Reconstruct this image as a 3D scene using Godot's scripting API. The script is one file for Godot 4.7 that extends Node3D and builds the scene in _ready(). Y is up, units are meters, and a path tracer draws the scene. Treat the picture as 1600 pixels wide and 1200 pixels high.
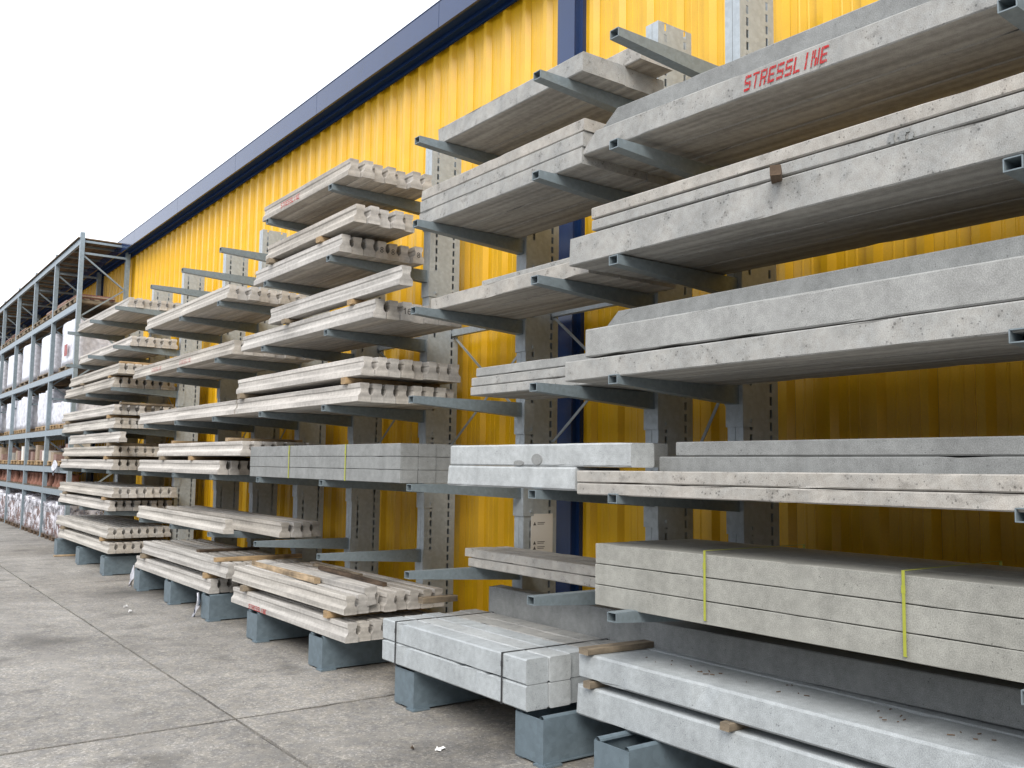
extends Node3D
# A builder's yard: cantilever racks of concrete beams and lintels against a yellow clad warehouse.
# x runs along the wall (negative = away), z from the wall (-5.15) out to the yard, metres.

const GY := -0.117          # level of the yard
const WALL_Z := -5.0
const TIP_Z := -3.396       # front ends of the rack arms
const UP_Z := -4.40         # front face of the rack uprights
const LEVELS := [0.165, 0.835, 1.463, 2.108, 2.768, 3.425, 4.066]

var rng := RandomNumberGenerator.new()
var used := {}
var M := {}
var T := {}

func _ready():
	rng.seed = 4711
	# camera
	var cam := Camera3D.new()
	cam.name = "camera"
	add_child(cam)
	var yaw := deg_to_rad(36.2174)
	var pitch := deg_to_rad(5.1145)
	var roll := deg_to_rad(0.8032)
	var fw := Vector3(-cos(yaw) * cos(pitch), sin(pitch), -sin(yaw) * cos(pitch))
	var r0 := Vector3(-cos(yaw), 0, -sin(yaw)).cross(Vector3.UP)
	var u0 := r0.cross(fw)
	var cr := r0 * cos(roll) + u0 * sin(roll)
	var cu := u0 * cos(roll) - r0 * sin(roll)
	cam.transform = Transform3D(Basis(cr, cu, -fw), Vector3(0, 1.6, 0))
	cam.fov = 45.19
	cam.near = 0.05
	cam.far = 900.0
	cam.current = true
	# overcast sky, a veiled sun, exposure
	var env := Environment.new()
	env.background_mode = Environment.BG_SKY
	var sm := ProceduralSkyMaterial.new()
	sm.sky_top_color = Color(0.93, 0.95, 0.985)
	sm.sky_horizon_color = Color(0.93, 0.945, 0.97)
	sm.sky_curve = 0.3
	sm.ground_horizon_color = Color(0.62, 0.62, 0.61)
	sm.ground_bottom_color = Color(0.4, 0.4, 0.39)
	sm.sun_angle_max = 1.0
	var sky := Sky.new()
	sky.sky_material = sm
	env.sky = sky
	env.ambient_light_source = Environment.AMBIENT_SOURCE_SKY
	env.tonemap_mode = Environment.TONE_MAPPER_LINEAR
	env.tonemap_exposure = 2.05
	env.sdfgi_enabled = true
	env.ssao_enabled = true
	env.ssil_enabled = true
	var we := WorldEnvironment.new()
	we.name = "world_environment"
	we.environment = env
	add_child(we)
	var sun := DirectionalLight3D.new()
	sun.name = "veiled_sun"
	sun.light_energy = 0.5
	sun.light_angular_distance = 30.0
	sun.light_color = Color(1.0, 0.98, 0.95)
	sun.shadow_enabled = true
	add_child(sun)
	sun.look_at_from_position(Vector3(5, 15, 8), Vector3(-7, 0, -4))

	make_textures()
	make_materials()
	build_yard()
	build_warehouse()
	build_opposite()
	build_racks()
	build_lintels()
	build_beams()
	build_timber()
	build_pallet_rack()
	build_small_things()

# ---------------------------------------------------------------- helpers

func numbered(n: String) -> String:
	if not used.has(n):
		used[n] = 0
		return n
	used[n] += 1
	return "%s_%03d" % [n, used[n]]

func tag(o, label: String, category := "", group := ""):
	o.set_meta("label", label)
	o.set_meta("kind", "thing")
	if category != "":
		o.set_meta("category", category)
	if group != "":
		o.set_meta("group", group)
	return o

func thing(called: String, label: String, category: String, at := Vector3.ZERO, group := "") -> Node3D:
	var o := Node3D.new()
	o.name = numbered(called)
	add_child(o)
	o.position = at
	tag(o, label, category, group)
	return o

func part(called: String, mesh: Mesh, material, parent: Node, at := Vector3.ZERO) -> MeshInstance3D:
	var o := MeshInstance3D.new()
	o.name = numbered(called) if parent == self else called
	o.mesh = mesh
	if material != null:
		o.material_override = material
	parent.add_child(o, true)
	o.position = at
	return o

func st_new() -> SurfaceTool:
	var st := SurfaceTool.new()
	st.begin(Mesh.PRIMITIVE_TRIANGLES)
	st.set_smooth_group(-1)
	return st

func done(st: SurfaceTool, into: ArrayMesh = null) -> ArrayMesh:
	st.generate_normals()
	return st.commit(into) if into != null else st.commit()

func tri(st: SurfaceTool, a: Vector3, b: Vector3, c: Vector3, out: Vector3):
	if (b - a).cross(c - a).dot(out) > 0.0:
		var t := b
		b = c
		c = t
	st.add_vertex(a)
	st.add_vertex(b)
	st.add_vertex(c)

func quad(st: SurfaceTool, a: Vector3, b: Vector3, c: Vector3, d: Vector3, out: Vector3):
	tri(st, a, b, c, out)
	tri(st, a, c, d, out)

# a six-sided solid from its bottom ring and top ring (each four points in order)
func hexa(st: SurfaceTool, p: Array):
	var c := Vector3.ZERO
	for q in p:
		c += q / 8.0
	for f in [[0, 1, 2, 3], [4, 5, 6, 7], [0, 1, 5, 4], [1, 2, 6, 5], [2, 3, 7, 6], [3, 0, 4, 7]]:
		var m: Vector3 = (p[f[0]] + p[f[1]] + p[f[2]] + p[f[3]]) / 4.0
		quad(st, p[f[0]], p[f[1]], p[f[2]], p[f[3]], m - c)

func bx(st: SurfaceTool, lo: Vector3, hi: Vector3):
	hexa(st, [Vector3(lo.x, lo.y, lo.z), Vector3(hi.x, lo.y, lo.z), Vector3(hi.x, lo.y, hi.z), Vector3(lo.x, lo.y, hi.z),
		Vector3(lo.x, hi.y, lo.z), Vector3(hi.x, hi.y, lo.z), Vector3(hi.x, hi.y, hi.z), Vector3(lo.x, hi.y, hi.z)])

func boxmesh(lo: Vector3, hi: Vector3) -> ArrayMesh:
	var st := st_new()
	bx(st, lo, hi)
	return done(st)

# a flat bar from a to b, w wide across "side", t thick
func bar(st: SurfaceTool, a: Vector3, b: Vector3, side: Vector3, w: float, t: float):
	var s := side.normalized() * w / 2
	var n := (b - a).cross(side).normalized() * t / 2
	hexa(st, [a - s - n, a + s - n, a + s + n, a - s + n, b - s - n, b + s - n, b + s + n, b - s + n])

# a prism along x; prof = (z, y) points, jit = roughness of the arrises, slope = how far the left end leans back at the top
func extrude(prof: PackedVector2Array, length: float, segs: int, jit: float, chip: float, g: RandomNumberGenerator, slope := 0.0, two := true, lean := 1.0) -> ArrayMesh:
	var n := prof.size()
	var area := 0.0
	var ctr := Vector2.ZERO
	var top := -9.0
	for i in n:
		var p := prof[i]
		var q := prof[(i + 1) % n]
		area += p.x * q.y - q.x * p.y
		ctr += p / n
		top = maxf(top, p.y)
	var sgn := 1.0 if area > 0 else -1.0
	var rings := []
	for k in segs + 1:
		var f := float(k) / segs
		if k > 0 and k < segs:
			f += g.randf_range(-0.35, 0.35) / segs
		var ring := PackedVector3Array()
		for i in n:
			var p := prof[i]
			var to := (ctr - p).normalized()
			var dz := g.randf_range(-0.3, 1.0) * jit
			var dy := g.randf_range(-0.3, 1.0) * jit
			if chip > 0 and g.randf() < 0.055:
				dz += g.randf_range(0.3, 1.0) * chip
				dy += g.randf_range(0.3, 1.0) * chip
			var x := -length / 2 + f * length
			if k == 0:
				x += slope * pow(p.y / top, lean) + g.randf_range(0, 1.0) * jit * 2
			if k == segs:
				x -= g.randf_range(0, 1.0) * jit * 2
			ring.append(Vector3(x, p.y + signf(to.y) * dy * absf(to.y), p.x + signf(to.x) * dz * absf(to.x)))
		rings.append(ring)
	var body := st_new()
	var low := st_new()
	for k in segs:
		for i in n:
			var j := (i + 1) % n
			var e := prof[j] - prof[i]
			var o2 := Vector2(e.y, -e.x) * sgn
			var o3 := Vector3(0, o2.y, o2.x)
			var st: SurfaceTool = low if two and o2.normalized().y < -0.95 else body
			quad(st, rings[k][i], rings[k + 1][i], rings[k + 1][j], rings[k][j], o3)
	var idx := Geometry2D.triangulate_polygon(prof)
	for t in range(0, idx.size(), 3):
		tri(body, rings[0][idx[t]], rings[0][idx[t + 1]], rings[0][idx[t + 2]], Vector3.LEFT)
		tri(body, rings[segs][idx[t]], rings[segs][idx[t + 1]], rings[segs][idx[t + 2]], Vector3.RIGHT)
	var am := done(body)
	if two:
		done(low, am)
	return am

func two_mats(o: MeshInstance3D, a: Material, b: Material):
	o.set_surface_override_material(0, a)
	if o.mesh.get_surface_count() > 1:
		o.set_surface_override_material(1, b)

# the board-marked underside of a casting, in the casting's own colour
func under(m: StandardMaterial3D) -> StandardMaterial3D:
	if not M.has(m):
		M[m] = soff(m.albedo_color)
	return M[m]

func block_profile(d: float, h: float, c: float) -> PackedVector2Array:
	var z := d / 2
	return PackedVector2Array([Vector2(-z + c, 0), Vector2(z - c, 0), Vector2(z, c), Vector2(z, h - c), Vector2(z - c, h), Vector2(-z + c, h), Vector2(-z, h - c), Vector2(-z, c)])

func ordinal(i: int) -> String:
	return ["first", "second", "third", "fourth", "fifth", "sixth", "seventh", "eighth", "ninth", "tenth"][i]

func level_word(l: int) -> String:
	return ["base level", "first arm level", "second arm level", "third arm level", "fourth arm level", "fifth arm level", "top arm level"][l]

# ---------------------------------------------------------------- textures and materials

func noise_bytes(sd: int, freq: float, w: int, h: int, kind := FastNoiseLite.TYPE_SIMPLEX_SMOOTH, octaves := 4, cell := -1) -> PackedByteArray:
	var n := FastNoiseLite.new()
	n.seed = sd
	n.noise_type = kind
	n.frequency = freq
	n.fractal_octaves = octaves
	if octaves <= 1:
		n.fractal_type = FastNoiseLite.FRACTAL_NONE
	if cell >= 0:
		n.cellular_return_type = cell
	var im := n.get_seamless_image(w, h)
	im.convert(Image.FORMAT_L8)
	return im.get_data()

func tex(im: Image) -> ImageTexture:
	im.generate_mipmaps()
	return ImageTexture.create_from_image(im)

func image_of(data: PackedByteArray, w: int, h: int, f := Image.FORMAT_RGB8) -> Image:
	return Image.create_from_data(w, h, false, f, data)

func make_textures():
	var S := 1024
	# cast concrete: cloudy tone, sand grain, blow holes, a few pale and dark stains
	var big := noise_bytes(1, 0.006, S, S)
	var mid := noise_bytes(2, 0.03, S, S)
	var fine := noise_bytes(3, 0.25, S, S, FastNoiseLite.TYPE_SIMPLEX, 2)
	var hole := noise_bytes(4, 0.055, S, S, FastNoiseLite.TYPE_CELLULAR, 1, FastNoiseLite.RETURN_DISTANCE)
	var where := noise_bytes(5, 0.012, S, S)
	var d1 := image_of(noise_bytes(6, 0.02, S, 64, FastNoiseLite.TYPE_SIMPLEX_SMOOTH, 5), S, 64, Image.FORMAT_L8)
	d1.resize(S, S, Image.INTERPOLATE_CUBIC)
	var drip := d1.get_data()
	var col := PackedByteArray()
	col.resize(S * S * 3)
	var hgt := PackedByteArray()
	hgt.resize(S * S)
	for i in S * S:
		var v := 222.0 + (big[i] - 128) * 0.13 + (mid[i] - 128) * 0.09 + (fine[i] - 128) * 0.22 + (drip[i] - 128) * 0.05
		var hv := 150.0 + (mid[i] - 128) * 0.25 + (fine[i] - 128) * 0.3
		var lim := 7 + maxi(0, where[i] - 118) / 3
		if hole[i] < lim:
			v -= 50.0
			hv -= 90.0
		if where[i] > 172:
			v -= (where[i] - 172) * 0.45
		var warm := (big[i] - mid[i]) * 0.012
		col[i * 3] = clampi(int(v + warm), 0, 255)
		col[i * 3 + 1] = clampi(int(v), 0, 255)
		col[i * 3 + 2] = clampi(int(v - warm), 0, 255)
		hgt[i] = clampi(int(hv), 0, 255)
	T.concrete = tex(image_of(col, S, S))
	var nm := image_of(hgt, S, S, Image.FORMAT_L8)
	nm.convert(Image.FORMAT_RGBA8)
	nm.bump_map_to_normal_map(1.6)
	T.concrete_n = tex(nm)
	# a smoother casting: few holes, soft vertical form marks and rain streaks
	var big2 := noise_bytes(7, 0.005, S, S)
	var hole2 := noise_bytes(8, 0.04, S, S, FastNoiseLite.TYPE_CELLULAR, 1, FastNoiseLite.RETURN_DISTANCE)
	for i in S * S:
		var v := 222.0 + (big2[i] - 128) * 0.11 + (drip[i] - 128) * 0.045 + (fine[i] - 128) * 0.24 + (mid[i] - 128) * 0.10
		var hv := 150.0 + (fine[i] - 128) * 0.25
		if hole2[i] < 6 + maxi(0, where[i] - 140) / 6:
			v -= 45.0
			hv -= 80.0
		col[i * 3] = clampi(int(v), 0, 255)
		col[i * 3 + 1] = clampi(int(v), 0, 255)
		col[i * 3 + 2] = clampi(int(v), 0, 255)
		hgt[i] = clampi(int(hv), 0, 255)
	T.smooth = tex(image_of(col, S, S))
	var nm2 := image_of(hgt, S, S, Image.FORMAT_L8)
	nm2.convert(Image.FORMAT_RGBA8)
	nm2.bump_map_to_normal_map(1.2)
	T.smooth_n = tex(nm2)
	# board-marked soffit: streaks along u
	var n1 := image_of(noise_bytes(11, 0.02, 48, S, FastNoiseLite.TYPE_SIMPLEX_SMOOTH, 5), 48, S, Image.FORMAT_L8)
	n1.resize(S, S, Image.INTERPOLATE_CUBIC)
	var streak := n1.get_data()
	for i in S * S:
		var v := 218.0 + (streak[i] - 128) * 0.30 + (mid[i] - 128) * 0.12 + (fine[i] - 128) * 0.14
		col[i * 3] = clampi(int(v + 1), 0, 255)
		col[i * 3 + 1] = clampi(int(v), 0, 255)
		col[i * 3 + 2] = clampi(int(v - 1), 0, 255)
	T.soffit = tex(image_of(col, S, S))
	# galvanised steel
	var sp := noise_bytes(21, 0.05, 512, 512, FastNoiseLite.TYPE_CELLULAR, 1, FastNoiseLite.RETURN_CELL_VALUE)
	var du := noise_bytes(22, 0.012, 512, 512)
	var fi := noise_bytes(23, 0.3, 512, 512, FastNoiseLite.TYPE_SIMPLEX, 2)
	var g := PackedByteArray()
	g.resize(512 * 512 * 3)
	for i in 512 * 512:
		var v := 215.0 + (sp[i] - 128) * 0.06 + (du[i] - 128) * 0.07 + (fi[i] - 128) * 0.10
		g[i * 3] = clampi(int(v), 0, 255)
		g[i * 3 + 1] = clampi(int(v + 1), 0, 255)
		g[i * 3 + 2] = clampi(int(v + 2), 0, 255)
	T.steel = tex(image_of(g, 512, 512))
	# timber: grain along u
	var w1 := image_of(noise_bytes(31, 0.03, 24, 512, FastNoiseLite.TYPE_SIMPLEX_SMOOTH, 5), 24, 512, Image.FORMAT_L8)
	w1.resize(512, 512, Image.INTERPOLATE_CUBIC)
	var wd := w1.get_data()
	for i in 512 * 512:
		var v := 200.0 + (wd[i] - 128) * 0.6 + (fi[i] - 128) * 0.12 + (du[i] - 128) * 0.3
		g[i * 3] = clampi(int(v), 0, 255)
		g[i * 3 + 1] = clampi(int(v * 0.985), 0, 255)
		g[i * 3 + 2] = clampi(int(v * 0.96), 0, 255)
	T.wood = tex(image_of(g, 512, 512))
	# painted sheet: faint rain streaks along v and specks of dirt
	var y1 := image_of(noise_bytes(41, 0.02, 512, 24, FastNoiseLite.TYPE_SIMPLEX_SMOOTH, 5), 512, 24, Image.FORMAT_L8)
	y1.resize(512, 512, Image.INTERPOLATE_CUBIC)
	var yd := y1.get_data()
	for i in 512 * 512:
		var v := 238.0 + (yd[i] - 128) * 0.03 + (du[i] - 128) * 0.07 + (fi[i] - 128) * 0.05
		g[i * 3] = clampi(int(v), 0, 255)
		g[i * 3 + 1] = clampi(int(v), 0, 255)
		g[i * 3 + 2] = clampi(int(v), 0, 255)
	T.paint = tex(image_of(g, 512, 512))
	# plastic film: pale, creased
	var cr := noise_bytes(51, 0.012, 512, 512, FastNoiseLite.TYPE_SIMPLEX_SMOOTH, 4)
	for i in 512 * 512:
		var v := 222.0 + (cr[i] - 128) * 0.22 + (du[i] - 128) * 0.15
		g[i * 3] = clampi(int(v), 0, 255)
		g[i * 3 + 1] = clampi(int(v), 0, 255)
		g[i * 3 + 2] = clampi(int(v + 4), 0, 255)
	T.film = tex(image_of(g, 512, 512))
	# loose clear film: bunched white folds and bare windows
	var ga := PackedByteArray()
	ga.resize(512 * 512 * 4)
	for i in 512 * 512:
		var fold: int = absi(int(cr[i]) - 128)
		for c in 3:
			ga[i * 4 + c] = g[i * 3 + c]
		ga[i * 4 + 3] = clampi(30 + (150 if fold < 9 else 0) + maxi(0, du[i] - 120) * 3, 20, 235)
	var ws := noise_bytes(55, 0.09, 512, 512, FastNoiseLite.TYPE_SIMPLEX, 3)
	var wa := PackedByteArray()
	wa.resize(512 * 512 * 4)
	for i in 512 * 512:
		for c in 3:
			wa[i * 4 + c] = clampi(205 + (ws[i] - 128) / 3, 0, 255)
		wa[i * 4 + 3] = clampi(215 + (ws[i] - 104) * 5, 30, 255)
	T.worn = tex(image_of(wa, 512, 512, Image.FORMAT_RGBA8))
	T.film_a = tex(image_of(ga, 512, 512, Image.FORMAT_RGBA8))
	var fn := image_of(cr, 512, 512, Image.FORMAT_L8)
	fn.convert(Image.FORMAT_RGBA8)
	fn.bump_map_to_normal_map(3.0)
	T.film_n = tex(fn)
	# worn yard concrete: exposed aggregate
	var G := 1536
	var gb := noise_bytes(61, 0.004, G, G)
	var gm := noise_bytes(62, 0.02, G, G)
	var gs := noise_bytes(63, 0.16, G, G, FastNoiseLite.TYPE_CELLULAR, 1, FastNoiseLite.RETURN_CELL_VALUE)
	var gd := noise_bytes(64, 0.16, G, G, FastNoiseLite.TYPE_CELLULAR, 1, FastNoiseLite.RETURN_DISTANCE)
	var gf := noise_bytes(65, 0.4, G, G, FastNoiseLite.TYPE_SIMPLEX, 1)
	var gc := PackedByteArray()
	gc.resize(G * G * 3)
	var gh := PackedByteArray()
	gh.resize(G * G)
	for i in G * G:
		var v := 184.0 + (gb[i] - 128) * 0.13 + (gm[i] - 128) * 0.12 + (gf[i] - 128) * 0.24
		var hv := 120.0 + (gf[i] - 128) * 0.2
		if gs[i] > 196 and gd[i] < 120:
			v += 20.0 + (gs[i] - 196) * 0.4
			hv += 40.0
		elif gs[i] < 50 and gd[i] < 120:
			v -= 22.0
			hv -= 20.0
		var warm := (gm[i] - 128) * 0.03 + 1.5
		gc[i * 3] = clampi(int(v + warm), 0, 255)
		gc[i * 3 + 1] = clampi(int(v + warm * 0.4), 0, 255)
		gc[i * 3 + 2] = clampi(int(v - warm), 0, 255)
		gh[i] = clampi(int(hv), 0, 255)
	T.yard = tex(image_of(gc, G, G))
	var gn := image_of(gh, G, G, Image.FORMAT_L8)
	gn.convert(Image.FORMAT_RGBA8)
	gn.bump_map_to_normal_map(1.6)
	T.yard_n = tex(gn)
	# old stains on the yard, one tile over 24 m: tyre tracks, damp patches, oil spots
	var s1 := noise_bytes(71, 0.012, 512, 512, FastNoiseLite.TYPE_SIMPLEX_SMOOTH, 5)
	var s2 := noise_bytes(72, 0.06, 512, 512, FastNoiseLite.TYPE_SIMPLEX_SMOOTH, 3)
	for i in 512 * 512:
		var v := 228.0 + (s1[i] - 128) * 0.22
		if s2[i] > 178 and s1[i] > 110:
			v -= (s2[i] - 178) * 0.8
		if s1[i] < 78:
			v -= (78 - s1[i]) * 0.9
		g[i * 3] = clampi(int(v + 2), 0, 255)
		g[i * 3 + 1] = clampi(int(v), 0, 255)
		g[i * 3 + 2] = clampi(int(v - 2), 0, 255)
	T.stain = tex(image_of(g, 512, 512))

func mat(color: Color, t = null, n = null, per_metre := 0.5, rough := 0.9, metal := 0.0, world := true) -> StandardMaterial3D:
	var m := StandardMaterial3D.new()
	m.albedo_color = color
	m.roughness = rough
	m.metallic = metal
	if t != null:
		m.albedo_texture = t
		m.uv1_triplanar = true
		m.uv1_world_triplanar = world
		m.uv1_scale = Vector3.ONE * per_metre
		m.uv1_triplanar_sharpness = 8.0
	if n != null:
		m.normal_enabled = true
		m.normal_texture = n
		m.normal_scale = 0.8
	return m

func conc(c: Color) -> StandardMaterial3D:
	var m := mat(c, T.concrete, T.concrete_n, 0.62, 0.93)
	return m

func smooth(c: Color) -> StandardMaterial3D:
	return mat(c, T.smooth, T.smooth_n, 0.55, 0.92)

func soff(c: Color) -> StandardMaterial3D:
	return mat(c, T.soffit, T.concrete_n, 0.55, 0.9)

func make_materials():
	M.beam = [soff(Color(0.81, 0.795, 0.77)), soff(Color(0.79, 0.78, 0.765)), soff(Color(0.825, 0.81, 0.79)), soff(Color(0.775, 0.755, 0.725))]
	M.pale = conc(Color(0.70, 0.70, 0.69))
	M.cream = conc(Color(0.735, 0.72, 0.695))
	M.white = smooth(Color(0.765, 0.785, 0.795))
	M.block = smooth(Color(0.735, 0.76, 0.775))
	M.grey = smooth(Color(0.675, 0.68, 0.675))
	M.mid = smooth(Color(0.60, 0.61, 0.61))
	M.olive = smooth(Color(0.665, 0.665, 0.64))
	M.galv = mat(Color(0.765, 0.80, 0.825), T.steel, null, 1.6, 0.45, 0.1)
	M.arm = mat(Color(0.56, 0.61, 0.635), T.steel, null, 2.2, 0.45, 0.15)
	M.foot = mat(Color(0.50, 0.565, 0.605), T.steel, null, 1.3, 0.5, 0.2)
	M.slot_dark = mat(Color(0.06, 0.06, 0.06))
	M.yellow = mat(Color(0.915, 0.715, 0.08), T.paint, null, 0.4, 0.33)
	M.store = mat(Color(0.45, 0.44, 0.43), T.paint, null, 0.3, 0.7)
	M.navy = mat(Color(0.115, 0.215, 0.39), T.paint, null, 0.3, 0.22)
	M.navy_matt = mat(Color(0.115, 0.215, 0.39), T.paint, null, 0.3, 0.75)
	M.navy_matt.metallic_specular = 0.2
	M.roof = mat(Color(0.45, 0.47, 0.5), T.paint, null, 0.3, 0.6)
	M.wood = [mat(Color(0.80, 0.69, 0.54), T.wood, null, 0.9, 0.85, 0, false), mat(Color(0.64, 0.59, 0.52), T.wood, null, 0.9, 0.9, 0, false), mat(Color(0.83, 0.74, 0.62), T.wood, null, 0.9, 0.85, 0, false), mat(Color(0.46, 0.39, 0.33), T.wood, null, 0.9, 0.9, 0, false)]
	M.red = mat(Color(0.84, 0.13, 0.15), T.worn, null, 2.2, 0.85)
	M.red.transparency = BaseMaterial3D.TRANSPARENCY_ALPHA
	M.pink = mat(Color(0.82, 0.50, 0.49), T.worn, null, 2.2, 0.85)
	M.pink.transparency = BaseMaterial3D.TRANSPARENCY_ALPHA
	M.ink = mat(Color(0.34, 0.33, 0.32), null, null, 1, 0.9)
	M.strap_yellow = mat(Color(0.66, 0.68, 0.25), T.paint, null, 3.0, 0.5)
	M.strap_dark = mat(Color(0.27, 0.27, 0.28), T.steel, null, 3.0, 0.5, 0.3)
	M.paper = mat(Color(0.86, 0.85, 0.83), null, null, 1, 0.8)
	M.white_paper = mat(Color(0.88, 0.88, 0.88), null, null, 1, 0.7)
	M.film = mat(Color(0.93, 0.94, 0.97), T.film, T.film_n, 1.1, 0.35)
	M.film_clear = mat(Color(0.95, 0.95, 0.98), T.film_a, T.film_n, 0.55, 0.3)
	M.film_clear.transparency = BaseMaterial3D.TRANSPARENCY_ALPHA
	M.clay = mat(Color(0.60, 0.42, 0.355), T.concrete, T.concrete_n, 1.5, 0.85)
	M.brick = mat(Color(0.64, 0.53, 0.50), T.concrete, T.concrete_n, 1.5, 0.9)
	M.tan = mat(Color(0.70, 0.63, 0.55), T.concrete, null, 1.5, 0.9)
	M.steel_blue = mat(Color(0.60, 0.66, 0.70), T.steel, null, 1.2, 0.45, 0.15)
	M.deck = mat(Color(0.44, 0.37, 0.29), T.wood, null, 0.5, 0.9)
	M.yard = mat(Color(0.79, 0.782, 0.768), T.yard, T.yard_n, 0.27, 0.92)
	M.yard.detail_enabled = true
	M.yard.detail_blend_mode = BaseMaterial3D.BLEND_MODE_MUL
	M.yard.detail_albedo = T.stain
	M.yard.detail_uv_layer = BaseMaterial3D.DETAIL_UV_2
	M.soil = mat(Color(0.15, 0.14, 0.12), T.yard, T.yard_n, 0.8, 0.95)

# ---------------------------------------------------------------- the yard and the warehouse

func build_yard():
	var ground := part("ground", boxmesh(Vector3(-420, GY - 0.3, -300), Vector3(320, GY - 0.022, 420)), M.soil, self)
	ground.set_meta("kind", "structure")
	# concrete bays with open, slightly crumbled joints
	var xs := [-62.3, -54.3, -46.3, -38.3, -30.3, -22.3, -14.25, -6.235, 1.8, 9.8, 17.8, 25.8]
	var zs := [-5.3, -2.3, 2.2, 6.7, 11.2, 15.7, 20.2]
	var g := RandomNumberGenerator.new()
	g.seed = 91
	for i in xs.size() - 1:
		for j in zs.size() - 1:
			var st := st_new()
			var x0: float = xs[i] + 0.008
			var x1: float = xs[i + 1] - 0.008
			var z0: float = zs[j] + 0.008
			var z1: float = zs[j + 1] - 0.008
			var y := GY + g.randf_range(-0.004, 0.0)
			var edge := PackedVector3Array()
			var near: bool = xs[i] > -20.0 and j < 3
			var step := 0.12 if near else 1.0
			for side in 4:
				var a: Vector3 = [Vector3(x0, y, z0), Vector3(x1, y, z0), Vector3(x1, y, z1), Vector3(x0, y, z1)][side]
				var b: Vector3 = [Vector3(x1, y, z0), Vector3(x1, y, z1), Vector3(x0, y, z1), Vector3(x0, y, z0)][side]
				var inward: Vector3 = [Vector3(0, 0, 1), Vector3(-1, 0, 0), Vector3(0, 0, -1), Vector3(1, 0, 0)][side]
				var k := int((b - a).length() / step)
				for q in k:
					var o := absf(g.randfn(0.0, 0.004))
					if g.randf() < 0.05:
						o += g.randf_range(0.006, 0.02)
					if q == 0:
						o = 0.0
					edge.append(a.lerp(b, float(q) / k) + inward * o)
			var flat := PackedVector2Array()
			for p in edge:
				flat.append(Vector2(p.x, p.z))
			var idx := Geometry2D.triangulate_polygon(flat)
			for t in range(0, idx.size(), 3):
				for c in [0, 1, 2]:
					pass
				var A := edge[idx[t]]
				var B := edge[idx[t + 1]]
				var C := edge[idx[t + 2]]
				if (B - A).cross(C - A).y > 0:
					var w := B
					B = C
					C = w
				for v in [A, B, C]:
					st.set_uv2(Vector2(v.x, v.z) / 24.0 + Vector2(i * 0.13, j * 0.37))
					st.add_vertex(v)
			for q in edge.size():
				var a := edge[q]
				var b := edge[(q + 1) % edge.size()]
				var dn := Vector3(0, -0.05, 0)
				st.set_uv2(Vector2(a.x, a.z) / 24.0)
				quad(st, a, b, b + dn, a + dn, (b - a).cross(Vector3.UP) * -1.0)
			part("concrete_bay", done(st), M.yard, ground)

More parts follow.
